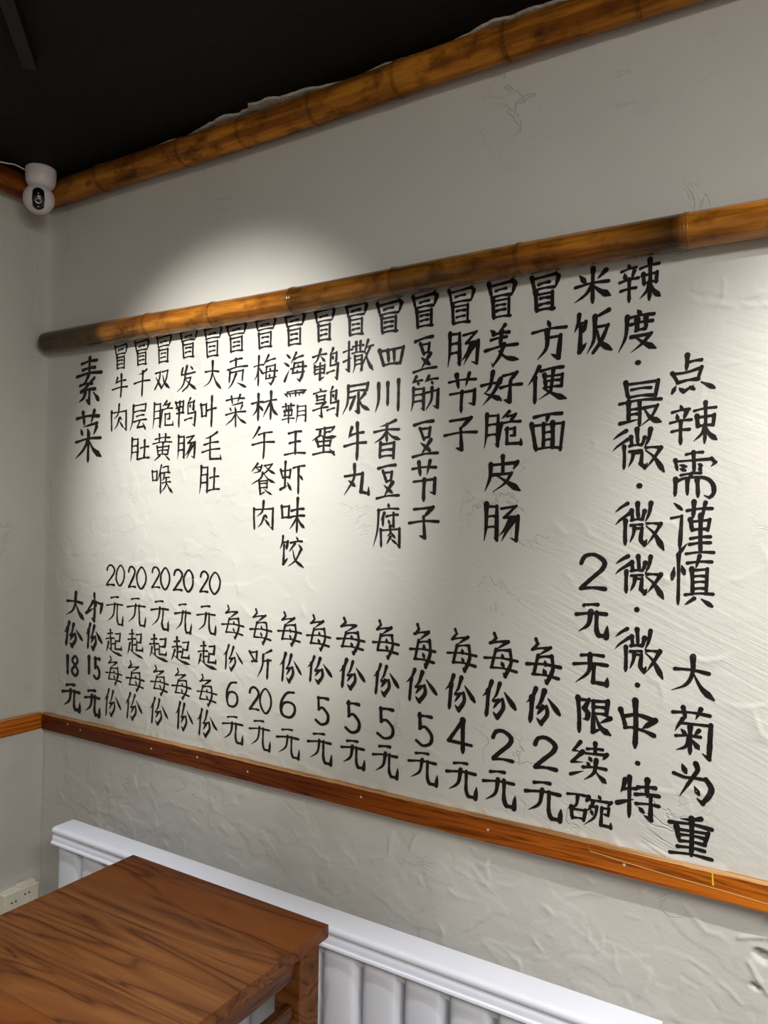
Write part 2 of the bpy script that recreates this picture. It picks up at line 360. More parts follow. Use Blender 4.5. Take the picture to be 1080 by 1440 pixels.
GLY = {
 '_yue':'p18021660 0499;g18059005 9095 7288;h22348832;h20628860',
 '_cao':'h02529744;v28083496;p74006294',
 '_mu':'h02329628;v52005299;p50323662 0480;d56389460',
 '_ri':'v12021696;z12048802 8496;h18508446;h16948690',
 '_mu4':'v12021499;z12048802 8699;h18328430;h18628460;h16949090',
 '_kou':'v06081890;z08109604 8886;h18888686',
 '_niao':'p44002814;g28168012 7642 6238;d46225032;g28162654 9450 8698 6690;h02766470',
 '_xin':'d44005210;h14168810;d28223438;p74206238;h02449638;h12668862;v50425099',
 '_shu':'h10189212;v20342460;z20368632 8256;h24568254;v52005099;p50563876 0694;n54566876 9892',
 '_shi':'p34002820 0242;g30208418 6844;g46304292 8872',
 '_ren':'p86004032 0256;v54365299',
 '_chong':'v08262654;z10289224 8454;h26548052;v48004492;t08946880;d66709696',
 '_tu':'h14368830;v50005090;h02929886',
 '_pu':'p40003020 0840;h26248820;p66204066 0299;n32326070 9899',
 '_mei':'p32001220 0438;h26188812;z32343072 8670;g32348830 8078 7098 5690;h04549650;d50405446;d48624670',
 '_yu':'h16049600;z06181640;g08208816 8034;v50025044;d26242830;d26363042;d66226830;d66346840',
 '_jin':'p86004616 2014;p22141860 0299;h24408836;v62386299',
 '冒':'v04061438;g05108803 9612 8640;h32256622;h16408238;v20502499;z22527650 7696;h36646464;h36806478;h26968196',
 '素':'h20107806;h26237220;v50005036;h04389834;p46403454 1258;h16586256;z70443466 2070;h20727468;p36783088 1296;g52705098 3890;n68768086 9096',
 '菜':'@_cao 06009024;p80243030;d22342844;d46345044;p80327046;h04589452;v50465099;p48583276 0492;n52587076 9890',
 '牛':'p30121838;h28308224;h02609452;v54005499',
 '肉':'v12261499;g14288824 8896 7486;p50004634 2652;d56446456;p52544278 2892;d56627484',
 '千':'p74024814 2616;h02509844;v52105099',
 '层':'z20069202 8828;h22308628;p20061662 0099;h40468242;h26669660;g56664290 8686;d76749098',
 '肚':'@_yue 00004299;@_tu 46149896',
 '双':'z06163812 3050 0292;d08344688;z50128808 7650 4492;n54306664 9892',
 '脆':'@_yue 00024099;p64004618;g60128008 6628;h44329428;p46324260 3896;g60486054;z58488046 8066 7066;g60486090 9690 9676',
 '黄':'h14148410;v34003230;v64006230;h04329428;v24463076;z26488044 7676;h30627260;h30767476;v52325276;p38802492 1299;d64808699',
 '喉':'@_kou 00182458;p44003626 2654;v40264099;z52086804 7806 7628;h48288626;p58305448 4654;h56468244;h48648860;p68466672 4496;n70648080 9899',
 '发':'z30082434 9028;p48003470 0499;z40486846 5678 3099;n44527076 9696;d66027814',
 '鸭':'v04102454;z04124008 3850;h08304026;h10504248;v24102099;@_niao 48009899',
 '肠':'@_yue 00004099;g50108804 5834 9432 9096 7488;p72425868 4484;p84426274 5098',
 '大':'h08328636;p50004938 3468 0086;n52427074 9999',
 '叶':'@_kou 00204068;h46449838;v72007099',
 '毛':'p76004414 1620;h14408232;h02669056;g42144090 9490 9276',
 '贡':'h28107404;v50065030;h18349428;v26442476;z28468042 7874;p52523880 2296;d58809296',
 '每':'z25003010 1622;h16226416;t66162838;z30382458 1880;h32407236;g72367660 7078 5897 5290;h18809284;h00589658;d50465256;d48665476',
 '份':'p27001824 0142;v18281398;p52044236 3050;d66249866;g34526046 6270 4498 3284;p46523668 3274',
 '元':'h24106606;h00389432;p46303866 0888;g64306480 7296 9596 9866',
 '起':'h12143810;v26002636;h02365030;v28363082;h30564852;p14500870 0090;n10704688 9899;g58128608 8240 5842;g58405474 9272 9258',
 '梅':'@_mu 00003899;p58004620 3834;h54188812;z52385078 9274;g52388834 8480 7299 6290;h38589854;d68446852;d66646672',
 '林':'@_mu 00044499;h46349428;v72007299;p70345270 4488;n74348266 9884',
 '午':'p34002018 0434;h30208814;h02529846;v54205099',
 '餐':'p28001612 0424;h22123810;p44083624 1030;d22144024;z54068602 6424 4634;n56087824 9834;p48304046 0264;n52307450 9860;v34524092;z34546852 6676;h36646662;h36766874;z34524096 5888;n54767088 8896',
 '听':'v00142446;z02163210 2844;h12443242;p88005816;p56185260 3496;h58408834;v76387499',
 '海':'d10002614;d00302244;t04922256;p52004020 3034;h46208212;z46363870 9068;g46368234 8078 6899 5690;h32549850;d60426450;d58605668',
 '霸':'@_yu 04009836;h00464844;v12401456;v34403456;h14564056;v06601074;z06624060 3874;h08743874;v24462499;h00864884;@_yue 54469899',
 '王':'h20107604;h26487442;v50085092;h02929688',
 '虾':'@_chong 00004688;h54169810;v74167499;d78408854',
 '味':'@_kou 00203460;h44349228;h36569650;v68006699;p66565076 3888;n70568274 9886',
 '饺':'@_shi 00003899;d66007412;h46209214;p60243850;d76249040;p84446478 3499;n52446476 9899',
 '鹌':'h02185212;p28001632 0044;n30204638;v08500874;z08524648 4474;h10624460;h10744472;g28422894 4486;@_niao 56009899',
 '鹑':'d24003008;h02165010;v12261440;z12284424 4240;h14404238;g10524650 3062;g30623296 2090;h00745866;@_niao 56009899',
 '蛋':'g18089003 7818;v52085234;h54207418;p34163230 0246;n30265838 9836;v20482868;z22507848 7466;h28687266;v50405090;h06949088;d74789499',
 '撒':'h00283022;g18001892 0684;t00602850;h32166614;v42044234;v56025632;h30366634;p38463880 3299;g38486246 6294 5688;h40606258;h40746272;p80006840;h76229818;p90206672 5699;n72348268 9896',
 '尿':'z20069202 8824;h22268624;p20061862 0099;g58325896 4490;g26444642 2688;p80366256;n60527276 9892',
 '丸':'p42004044 0299;g04367428 6888 9894 9872;d20524470',
 '四':'v02102096;z04129802 8690;h20927888;v36164074;v60146272',
 '川':'p14061460 0299;v50085080;v92009299',
 '香':'p80004810 2614;h06289424;v50105054;p48283044 0456;n52287042 9850;v28602699;z28627658 7499;h30787276;h28947692',
 '豆':'h08148006;z28244452;z30266824 6446 4250;p70543490;d34607080;h02969888',
 '腐':'d50005208;h16168812;p18161462 0099;p36242640;v32323250;h46308426;g70227052 5848;d52385646;v26602899;g28629058 9099 7890;p58546068 4876;d60667478;p58764692;d62808090',
 '方':'d44005014;h02289722;g40448042 7499 5488;p42284070 1499',
 '便':'p28001428 0048;v18301899;h34108804;v42244658;z42268824 8656;h44428640;h44588656;p66106070 3090;n40607482 9892',
 '面':'h10109204;p50104626;v02301696;z04329828 9096;h16949092;v38323892;v64306492;h40526250;h40706268',
 '美':'d14082818;p56004214;h22206818;h16346230;v46164248;h00589650;p52504076 2099 1690;n40626280 9988',
 '好':'p26002040 0662;n06604480 4886;p44242860 0296;h00364632;g52128406 6632;g70326890 5484;h48469840',
 '皮':'p16241460 0099;g16249018 8036;v50005048;p22507446 5674 2299;n36547278 9896',
 '节':'@_cao 02009634;g08509044 8880 7076;v48484699',
 '子':'g18088002 5032;g50325496 3690;h02529846',
 '筋':'p20000818;h18104008;d28142822;p62005016;h60109208;d72147622;@_yue 02305099;g56489642 9494 8088;p74367270 5499',
 '米':'d16143034;p84106430;h06489442;v50005099;p48503272 0292;n52487066 9884',
 '饭':'@_shi 00063699;p88006410 5214;p54145266 3499;z56388836 7270 5099;n60466874 9896',
 '点':'v40003836;h42167012;v07461870;z10463844 7234 6466;h20706464;d14800698;d24863496;d46825690;t34965680;d70749892',
 '需':'h32047000;v03180838;g06189014 9822 8830;v48025042;d14263030;d16362840;d60266830;d60346440;h18506446;p44483660;v06600594;g08643056 7456 9470 9690 8699 7494;v34623492;v58626096',
 '谨':'d06002412;g00302426 2092;t20943678;h38149410;v52005028;v78007226;v44344854;z44368832 8452;h48528250;v66266694;h46689064;h44809076;h36969892',
 '慎':'d08240448;v20002099;d28223438;h40149410;p68006024;v50285278;z50308626 8476;h54428240;h54548252;h54668264;h36809876;p56863699;d74869899',
 '菊':'@_cao 02009622;p26241440 0850;g22329830 9499 7890;d26463856;p68445854;h12627258;v46404694;p44623680 1290;n48626274 7082',
 '为':'d22063226;p58006214 5034 1690;g02323038 5036 8636 9956 9278 7699 6288;d54606678',
 '重':'p70005006 2408;h00229820;v16342262;z18368832 8060;h22488446;h24628260;v50065094;h18788076;h00969892',
 '辣':'@_xin 00024699;@_shu 46009899',
 '度':'d50005810;h22169012;p22161862 0099;h34328828;v48244848;v70227046;h48487046;p36628458 6280 3499;n44647082 9896',
 '最':'v14042036;z16069002 8434;h30187416;h24347832;h02489842;v20482088;v46464699;h22624660;h22744672;t02924884;p56608856 7480 5099;n60647482 9892',
 '微':'p24001208 0019;p28200836 0046;v22402291;v35173736;v46004832;v60185633;h34355633;h34485646;p40543868 3186;g42545654 5480 6288 6678;p73007020 6240;h66428842;p92438262 6688;n64488064 9999',
 '中':'v04221856;g16325026 9834 6454;h18585056;h46569866;v44004499',
 '特':'p16081226 0640;h14304424;v28002899;t00703854;h50209014;v70007038;h44409834;h46629858;g80388096 6488;d52726282',
 '无':'h24088404;h04389632;p48084460 0899;g58385692 9494 9672',
 '限':'v06041099;g08063604 2430 3442 3258 2060;z50069002 8640;h52228620;h52408638;g50065092 7082;p94506866;n58507078 9896',
 '续':'p26000824 2824;p34260656 3652;t04903876;h48148810;v68006826;g42289824 8838;d52365844;d46505258;h38669862;p70446476 3899;n70707880 9896',
 '碗':'h02144210;p24142044 0060;v10561290;z12584256 3888;h14863884;d70007408;v48144426;g48189814 9028;p58265440 4456;p54386836 6270 4099;d54505862;z78389436 9258 8456;g78387692 9892 9878',
 '小':'g50005299 3688;p40300474;t08704850;g60406028 9436 8472',
 '0':'o50000830 0870 5099 9270 9230 5000',
 '1':'v50005099',
 '2':'c02241406 5000 8818 8240 4070 0496;h04989496',
 '4':'z58000268 9872;v58006099',
 '5':'z20002444;h20019200;c24445236 9460 8888 4499 0286',
 '6':'c82024008 1040 0470 2096 6499 9076 8450 5042 2050 0870',
 '8':'o50000824 5046 9276 5099 0476 5046 9022 5000',
 '·':'',
}
LINES = [
 ('black painted vertical line 点辣需谨慎大菊为重, the rightmost column', 0.00609, [
  ('点',2.0627,1.9517,0.0861,0.0789), ('辣',2.0651,1.8528,0.0938,0.0858), ('需',2.0682,1.7507,0.0817,0.0975), ('谨',2.066,1.646,0.0858,0.1071), ('慎',2.0658,1.5429,0.0831,0.1038), ('大',2.0691,1.3516,0.0855,0.0858), ('菊',2.0689,1.2448,0.0775,0.0998), ('为',2.0719,1.1472,0.076,0.08), ('重',2.0691,1.0403,0.084,0.0841)]),
 ('black painted vertical line of spice levels 辣度 down to 特', 0.00659, [
  ('辣',1.9583,2.1507,0.0882,0.089), ('度',1.9545,2.0492,0.0841,0.0925), ('·',1.9567,1.9837,0.0128,0.011), ('最',1.9634,1.8984,0.0892,0.0987), ('微',1.9596,1.8008,0.1107,0.0941), ('·',1.9625,1.7307,0.0127,0.0116), ('微',1.9628,1.647,0.1048,0.0992), ('微',1.9647,1.5447,0.1032,0.0896), ('·',1.9606,1.4776,0.0113,0.0111), ('微',1.9658,1.3897,0.1016,0.1006), ('·',1.9638,1.3243,0.0113,0.0107), ('中',1.9648,1.2428,0.0734,0.1014), ('·',1.9657,1.1657,0.0113,0.0103), ('特',1.9672,1.0939,0.0888,0.0869)]),
 ('black painted vertical menu line 米饭 2元无限续碗', 0.00636, [
  ('米',1.8605,2.1557,0.0834,0.0791), ('饭',1.8633,2.0569,0.0863,0.0954), ('2',1.8699,1.5502,0.0587,0.0791), ('元',1.8689,1.4498,0.0723,0.0712), ('无',1.868,1.3451,0.0768,0.0693), ('限',1.876,1.2462,0.0779,0.0792), ('续',1.8653,1.1499,0.0814,0.085), ('碗',1.8666,1.0511,0.0994,0.0735)]),
 ('black painted vertical menu line 冒方便面 每份2元', 0.00638, [
  ('冒',1.7554,2.1556,0.0698,0.0866), ('方',1.7682,2.0524,0.0821,0.0897), ('便',1.7631,1.9539,0.0952,0.0859), ('面',1.7662,1.8501,0.0789,0.0865), ('每',1.7652,1.3502,0.0821,0.0995), ('份',1.7642,1.2513,0.0837,0.0792), ('2',1.772,1.1524,0.0544,0.0741), ('元',1.767,1.0516,0.0867,0.0814)]),
 ('black painted vertical menu line 冒美好脆皮肠 每份2元', 0.00622, [
  ('冒',1.6533,2.1549,0.0708,0.0881), ('美',1.6575,2.051,0.0861,0.0978), ('好',1.6573,1.9543,0.1034,0.079), ('脆',1.6613,1.8599,0.0945,0.0857), ('皮',1.662,1.7595,0.0927,0.0856), ('肠',1.6602,1.6489,0.0894,0.0889), ('每',1.6665,1.3537,0.0855,0.0996), ('份',1.6612,1.2511,0.0858,0.0852), ('2',1.6721,1.1518,0.0528,0.0722), ('元',1.6642,1.0559,0.0822,0.0821)]),
 ('black painted vertical menu line 冒肠节子 每份4元', 0.00589, [
  ('冒',1.5518,2.1548,0.0716,0.0894), ('肠',1.5599,2.0531,0.084,0.0845), ('节',1.5589,1.9495,0.0749,0.0947), ('子',1.5559,1.8551,0.0879,0.0789), ('每',1.5678,1.3539,0.0799,0.0983), ('份',1.5649,1.2535,0.0818,0.0836), ('4',1.5674,1.1547,0.0654,0.0786), ('元',1.5717,1.0598,0.0815,0.0803)]),
 ('black painted vertical menu line 冒豆筋豆节子 每份5元', 0.00599, [
  ('冒',1.4555,2.1557,0.0718,0.0854), ('豆',1.4593,2.0517,0.0678,0.0884), ('筋',1.46,1.9568,0.0813,0.087), ('豆',1.4639,1.8474,0.0734,0.0919), ('节',1.4618,1.7462,0.0696,0.1016), ('子',1.4616,1.6484,0.0851,0.0791), ('每',1.4649,1.3535,0.0733,0.1054), ('份',1.4618,1.2568,0.0908,0.0791), ('5',1.4713,1.1535,0.048,0.0778), ('元',1.4709,1.0667,0.0826,0.0748)]),
 ('black painted vertical menu line 冒四川香豆腐 每份5元', 0.00582, [
  ('冒',1.3558,2.1529,0.076,0.0843), ('四',1.3638,2.0544,0.0756,0.0483), ('川',1.3533,1.9577,0.072,0.0797), ('香',1.3563,1.8503,0.0821,0.0981), ('豆',1.3603,1.7467,0.0696,0.0888), ('腐',1.3572,1.6399,0.08,0.113), ('每',1.3605,1.3588,0.0798,0.0946), ('份',1.3624,1.2589,0.0797,0.0774), ('5',1.3644,1.1531,0.051,0.0784), ('元',1.3671,1.0642,0.0775,0.0764)]),
 ('black painted vertical menu line 冒撒尿牛丸 每份5元', 0.00562, [
  ('冒',1.2575,2.1599,0.0694,0.0874), ('撒',1.2659,2.0641,0.0949,0.0847), ('尿',1.2616,1.958,0.0865,0.0795), ('牛',1.2626,1.8488,0.0713,0.0974), ('丸',1.2667,1.7524,0.0798,0.082), ('每',1.2573,1.3571,0.0888,0.0917), ('份',1.2625,1.2609,0.0821,0.0762), ('5',1.2668,1.1534,0.0474,0.0794), ('元',1.2707,1.0658,0.0774,0.0701)]),
 ('black painted vertical menu line 冒鹌鹑蛋 每份5元', 0.00523, [
  ('冒',1.1585,2.1574,0.0663,0.0902), ('鹌',1.1642,2.0528,0.0866,0.0862), ('鹑',1.1674,1.9553,0.0842,0.0818), ('蛋',1.1638,1.8538,0.082,0.0795), ('每',1.1572,1.357,0.08,0.095), ('份',1.1615,1.2599,0.0844,0.0711), ('5',1.1717,1.1557,0.0454,0.0746), ('元',1.1669,1.0625,0.0819,0.0793)]),
 ('black painted vertical menu line 冒海霸王虾味饺 每份6元', 0.00508, [
  ('冒',1.0613,2.1568,0.0721,0.0905), ('海',1.0659,2.0563,0.0816,0.0813), ('霸',1.0647,1.95,0.084,0.09), ('王',1.0692,1.8538,0.0742,0.0666), ('虾',1.0629,1.7601,0.0865,0.0884), ('味',1.0663,1.6606,0.0839,0.0942), ('饺',1.0649,1.564,0.0864,0.0852), ('每',1.0622,1.3587,0.0817,0.0918), ('份',1.0669,1.2555,0.0767,0.0793), ('6',1.0595,1.1584,0.0529,0.0727), ('元',1.0618,1.057,0.0817,0.0763)]),
 ('black painted vertical menu line 冒梅林午餐肉 每听20元', 0.00465, [
  ('冒',0.9601,2.159,0.0759,0.0889), ('梅',0.9638,2.057,0.0884,0.0852), ('林',0.9635,1.9575,0.0935,0.0784), ('午',0.9583,1.8573,0.0836,0.0898), ('餐',0.9593,1.7598,0.0912,0.0908), ('肉',0.9629,1.6596,0.0733,0.0812), ('每',0.9637,1.3569,0.0809,0.0963), ('听',0.9636,1.2562,0.0809,0.0834), ('2',0.9443,1.1588,0.0383,0.0666), ('0',0.9835,1.1564,0.04,0.0734), ('元',0.9643,1.063,0.0783,0.081)]),
 ('black painted vertical menu line 冒贡菜 每份6元', 0.00452, [
  ('冒',0.8549,2.1581,0.0773,0.0854), ('贡',0.8601,2.0573,0.0771,0.0863), ('菜',0.86,1.9502,0.0825,0.0931), ('每',0.8626,1.3601,0.085,0.0949), ('份',0.8637,1.2599,0.077,0.0722), ('6',0.8622,1.1606,0.0478,0.0733), ('元',0.8673,1.0633,0.0796,0.0753)]),
 ('black painted vertical menu line 冒大叶毛肚 20元起每份', 0.0047, [
  ('冒',0.7637,2.156,0.0724,0.092), ('大',0.7661,2.0594,0.0724,0.0846), ('叶',0.7535,1.9557,0.0644,0.0902), ('毛',0.7657,1.8578,0.078,0.0801), ('肚',0.7599,1.7608,0.0838,0.0832), ('2',0.7493,1.4671,0.0365,0.0641), ('0',0.791,1.4654,0.0413,0.0673), ('元',0.7605,1.3597,0.081,0.0814), ('起',0.7673,1.2566,0.0779,0.0761), ('每',0.7656,1.159,0.0808,0.0908), ('份',0.7681,1.064,0.0807,0.0815)]),
 ('black painted vertical menu line 冒发鸭肠 20元起每份', 0.00479, [
  ('冒',0.6666,2.1614,0.0759,0.0877), ('发',0.662,2.06,0.0848,0.0778), ('鸭',0.6603,1.9593,0.0878,0.0872), ('肠',0.6645,1.8574,0.0789,0.0737), ('2',0.6413,1.4663,0.0414,0.0678), ('0',0.6852,1.4656,0.0405,0.0691), ('元',0.6663,1.3562,0.073,0.0879), ('起',0.6616,1.259,0.082,0.0759), ('每',0.6642,1.1625,0.0819,0.0892), ('份',0.677,1.0688,0.0727,0.0843)]),
 ('black painted vertical menu line 冒双脆黄喉 20元起每份', 0.00471, [
  ('冒',0.5621,2.1566,0.0674,0.0885), ('双',0.5586,2.0644,0.0675,0.0591), ('脆',0.5646,1.9587,0.0918,0.0848), ('黄',0.5643,1.8601,0.0857,0.0818), ('喉',0.567,1.7647,0.0917,0.0891), ('2',0.5477,1.4688,0.037,0.0673), ('0',0.586,1.4665,0.0394,0.0709), ('元',0.5677,1.3579,0.0825,0.0876), ('起',0.5659,1.2576,0.0857,0.0776), ('每',0.5701,1.1623,0.0825,0.0892), ('份',0.5682,1.0675,0.0856,0.0815)]),
 ('black painted vertical menu line 冒千层肚 20元起每份', 0.00482, [
  ('冒',0.4636,2.1559,0.0672,0.0819), ('千',0.4679,2.0632,0.0767,0.0865), ('层',0.4565,1.9574,0.0803,0.0853), ('肚',0.4675,1.8571,0.0895,0.0749), ('2',0.442,1.4654,0.0356,0.069), ('0',0.4837,1.4632,0.0413,0.0725), ('元',0.4644,1.3596,0.0865,0.0875), ('起',0.4625,1.2602,0.077,0.0846), ('每',0.4606,1.1609,0.0867,0.0936), ('份',0.457,1.0656,0.0804,0.0822)]),
 ('black painted vertical menu line 冒牛肉 20元起每份', 0.00471, [
  ('冒',0.3672,2.1533,0.0601,0.082), ('牛',0.3667,2.0602,0.0735,0.0753), ('肉',0.3663,1.9604,0.0735,0.0873), ('2',0.3445,1.4659,0.0405,0.0682), ('0',0.3879,1.467,0.0398,0.0698), ('元',0.3663,1.3566,0.0836,0.0897), ('起',0.3644,1.254,0.0804,0.0797), ('每',0.3637,1.1659,0.0804,0.0898), ('份',0.3601,1.0642,0.0805,0.0864)]),
 ('bold black painted heading 素菜 near the corner', 0.00944, [
  ('素',0.2192,2.0904,0.1317,0.1538), ('菜',0.2215,1.9073,0.1388,0.1746)]),
 ('black painted price line 小份15元 near the corner', 0.00761, [
  ('小',0.2637,1.3569,0.0874,0.094), ('份',0.2666,1.2626,0.0873,0.0859), ('1',0.2433,1.1679,0.0071,0.061), ('5',0.282,1.1632,0.0347,0.0721), ('元',0.2645,1.0543,0.084,0.0858)]),
 ('black painted price line 大份18元, nearest the corner', 0.00773, [
  ('大',0.1691,1.3558,0.1019,0.0931), ('份',0.1613,1.2598,0.1023,0.0825), ('1',0.1354,1.1568,0.0074,0.0647), ('8',0.1737,1.16,0.04,0.0735), ('元',0.1588,1.0583,0.0988,0.087)]),
]
# ------------------------------------------------------------------ brush lettering on the back wall
def parse(g, box=(0, 0, 99, 99)):
    out = []
    x0, y0, x1, y1 = box; T = lambda p: (x0+p[0]/99*(x1-x0), y0+p[1]/99*(y1-y0))
    for s in g.split(';'):
        if not s: continue
        if s[0] == '@':
            nm, b = s[1:].split(' '); b = [int(b[i:i+2]) for i in (0, 2, 4, 6)]
            a = T((b[0], b[1])); c = T((b[2], b[3]))
            out += parse(GLY[nm], (a[0], a[1], c[0], c[1]))
        else:
            d = s[1:].replace(' ', ''); out.append((s[0], [T((int(d[i:i+2]), int(d[i+2:i+4]))) for i in range(0, len(d), 4)]))
    return out
PROF = {'h': [(0, 1.15), (.15, .85), (.5, .72), (.85, 1.15), (1, 1.2)], 'v': [(0, 1.4), (.15, 1.0), (.6, .95), (.9, 1.1), (1, .6)],
        'p': [(0, 1.3), (.2, 1.0), (.65, .8), (1, .18)], 'n': [(0, .4), (.4, .9), (.78, 1.8), (1, .5)], 'd': [(0, .35), (.5, 1.2), (.8, 1.35), (1, .8)],
        'z': [(0, 1.0), (.3, .8), (.6, .95), (1, .85)], 'g': [(0, 1.0), (.25, .8), (.4, 1.05), (.75, 1.25), (.9, 1.0), (1, .25)], 't': [(0, 1.2), (.4, .9), (1, .15)],
        'c': [(0, .9), (.5, 1.0), (1, .9)], 'o': [(0, .8), (.5, 1.0), (1, .8)]}
def stroke(mb, kind, pts, sw, rg, f):
    """pts in metres on the wall plane (x, z); f maps to the plaster surface"""
    P = [Vector(p) for p in pts]; closed = kind == 'o'
    if kind == 'h' and len(P) == 2:      # a slight upward bow, as a brush makes
        m_ = (P[0]+P[1])/2+Vector((0, (P[1]-P[0]).length*.04)); P = [P[0], m_, P[1]]
    if kind == 'v' and len(P) == 2: P = [P[0], (P[0]+P[1])/2+Vector(((P[1]-P[0]).length*rg.uniform(-.02, .02), 0)), P[1]]
    runs = [[P[0]]]
    for i in range(1, len(P)-1):
        a = (P[i]-P[i-1]); b = (P[i+1]-P[i]); runs[-1].append(P[i])
        if kind not in 'co' and a.length > 1e-6 and b.length > 1e-6 and a.angle(b) > R(52): runs.append([P[i]])
    runs[-1].append(P[-1])
    tot = sum((q-p).length for p, q in zip(P[:-1], P[1:])) or 1e-6; acc = 0
    pr = PROF[kind]
    def wid(t):
        for (a, x), (b, y) in zip(pr[:-1], pr[1:]):
            if t <= b: return x+(y-x)*(t-a)/(b-a)
        return pr[-1][1]
    k1 = rg.uniform(.9, 1.12)
    for run in runs:
        n = len(run); S = []
        for i in range(n-1):
            p0 = run[i-1] if i else (run[-2] if closed else run[0]*2-run[1]); p1, p2 = run[i], run[i+1]
            p3 = run[i+2] if i+2 < n else (run[1] if closed else run[-1]*2-run[-2])
            m = max(2, int((p2-p1).length/.005))
            for j in range(m):
                t = j/m; S.append(.5*((2*p1)+(p2-p0)*t+(2*p0-5*p1+4*p2-p3)*t*t+(3*p1-p0-3*p2+p3)*t**3))
        S.append(run[-1]); V0 = len(mb.v); vs = []; loc = 0
        for i, p in enumerate(S):
            d = S[min(i+1, len(S)-1)]-S[max(i-1, 0)]
            if d.length < 1e-7: d = Vector((1, 0))
            d.normalize()
            if i: loc += (p-S[i-1]).length
            hz = .80+.26*abs(d.y)
            wd = sw*.5*wid(min(1, (acc+loc)/tot))*k1*hz*rg.uniform(.93, 1.07)
            nrm = Vector((-d.y, d.x))
            if i == 0 and kind not in 'o' : p = p-d*wd*.35
            for s_ in (1, -1): vs.append(f(p+nrm*wd*s_))
            if i in (0, len(S)-1):
                ring = [f(p+Vector((math.cos(2*math.pi*k/9+.3), math.sin(2*math.pi*k/9+.3)))*wd) for k in range(9)]
                mb.add([f(p)]+ring, [(0, 1+k, 1+(k+1) % 9) for k in range(9)])
        mb.add(vs, [(2*i, 2*i+1, 2*i+3, 2*i+2) for i in range(len(S)-1)])
        acc += loc
rg = random.Random(11)
for lab, sw, chars in LINES:
    colx = sum(c[1] for c in chars)/len(chars)
    line = tag(empty('painted_text_line', (colx, 0, min(c[2]-c[4]/2 for c in chars)), wall_back), lab)
    for c, cx, cz, w_, h_ in chars:
        f = lambda p, c=c: (p[0]-colx, -hb(p[0], p[1])-.0011, p[1]-line.location.z)
        mb = MB()
        if c == '·':
            mb.add([f((cx, cz))]+[f((cx+w_*.5*math.cos(k*math.pi/8), cz+h_*.5*math.sin(k*math.pi/8))) for k in range(16)], [(0, 1+k, 1+(k+1) % 16) for k in range(16)])
            mb.build('painted_dot', M_INK, line); continue
        st = parse(GLY[c]); xs = [p[0] for _, s in st for p in s]; ys = [p[1] for _, s in st for p in s]
        mx, my = min(xs), min(ys); sw_ = sw*1.22; kx = (w_-sw_)/max(1e-3, (max(xs)-mx)) if max(xs)-mx > 1 else 0; ky = (h_-sw_)/(max(ys)-my)
        big = 1.16 if c in '0123456789' else 1.0
        dense = min(1.0, max(.64, (8/len(st))**.4))
        j = lambda: rg.uniform(-1, 1)*.012*h_
        for kd, s in st:
            jx, jy = j()*1.5, j()*1.5
            P_ = [(cx-(w_-sw_)/2+(x-mx)*kx+jx*.6, cz+(h_-sw_)/2-(y-my)*ky+jy*.6) for x, y in s]
            stroke(mb, kd, P_, sw_*1.15*big*dense, rg, f)
        mb.build('painted_digit' if c in '0123456789' else 'painted_character', M_INK, line)

# ------------------------------------------------------------------ bamboo poles
def _bamboo(name, rough, spec):
    m, nt, bs = mat(name)
    at = nt.nodes.new('ShaderNodeAttribute'); at.attribute_name = 'tone'
    n1 = noise(nt, coords(nt, (2.0, 26, 26)), 1.2, 4, .65); n2 = noise(nt, coords(nt, (9, 14, 14)), 1.5, 4, .6)
    c = mix(nt, (.42, .165, .018), (.15, .048, .005), ramp(nt, n1, [(.36, (0, 0, 0)), (.60, (1, 1, 1))]).outputs[0])
    c = mix(nt, c, (.045, .014, .003), ramp(nt, n2, [(.50, (0, 0, 0)), (.72, (.9, .9, .9))]).outputs[0])
    nt.links.new(mix(nt, c, at.outputs['Color'], 1.0, 'MULTIPLY'), bs.inputs['Base Color'])
    bs.inputs['Roughness'].default_value = rough; bs.inputs['Specular IOR Level'].default_value = spec
    bump(nt, n1, .0012, bs, .6)
    return m
M_BAM = _bamboo('glossy_bamboo_skin', .22, .5); M_BAM2 = _bamboo('dull_bamboo_skin', .42, .14)
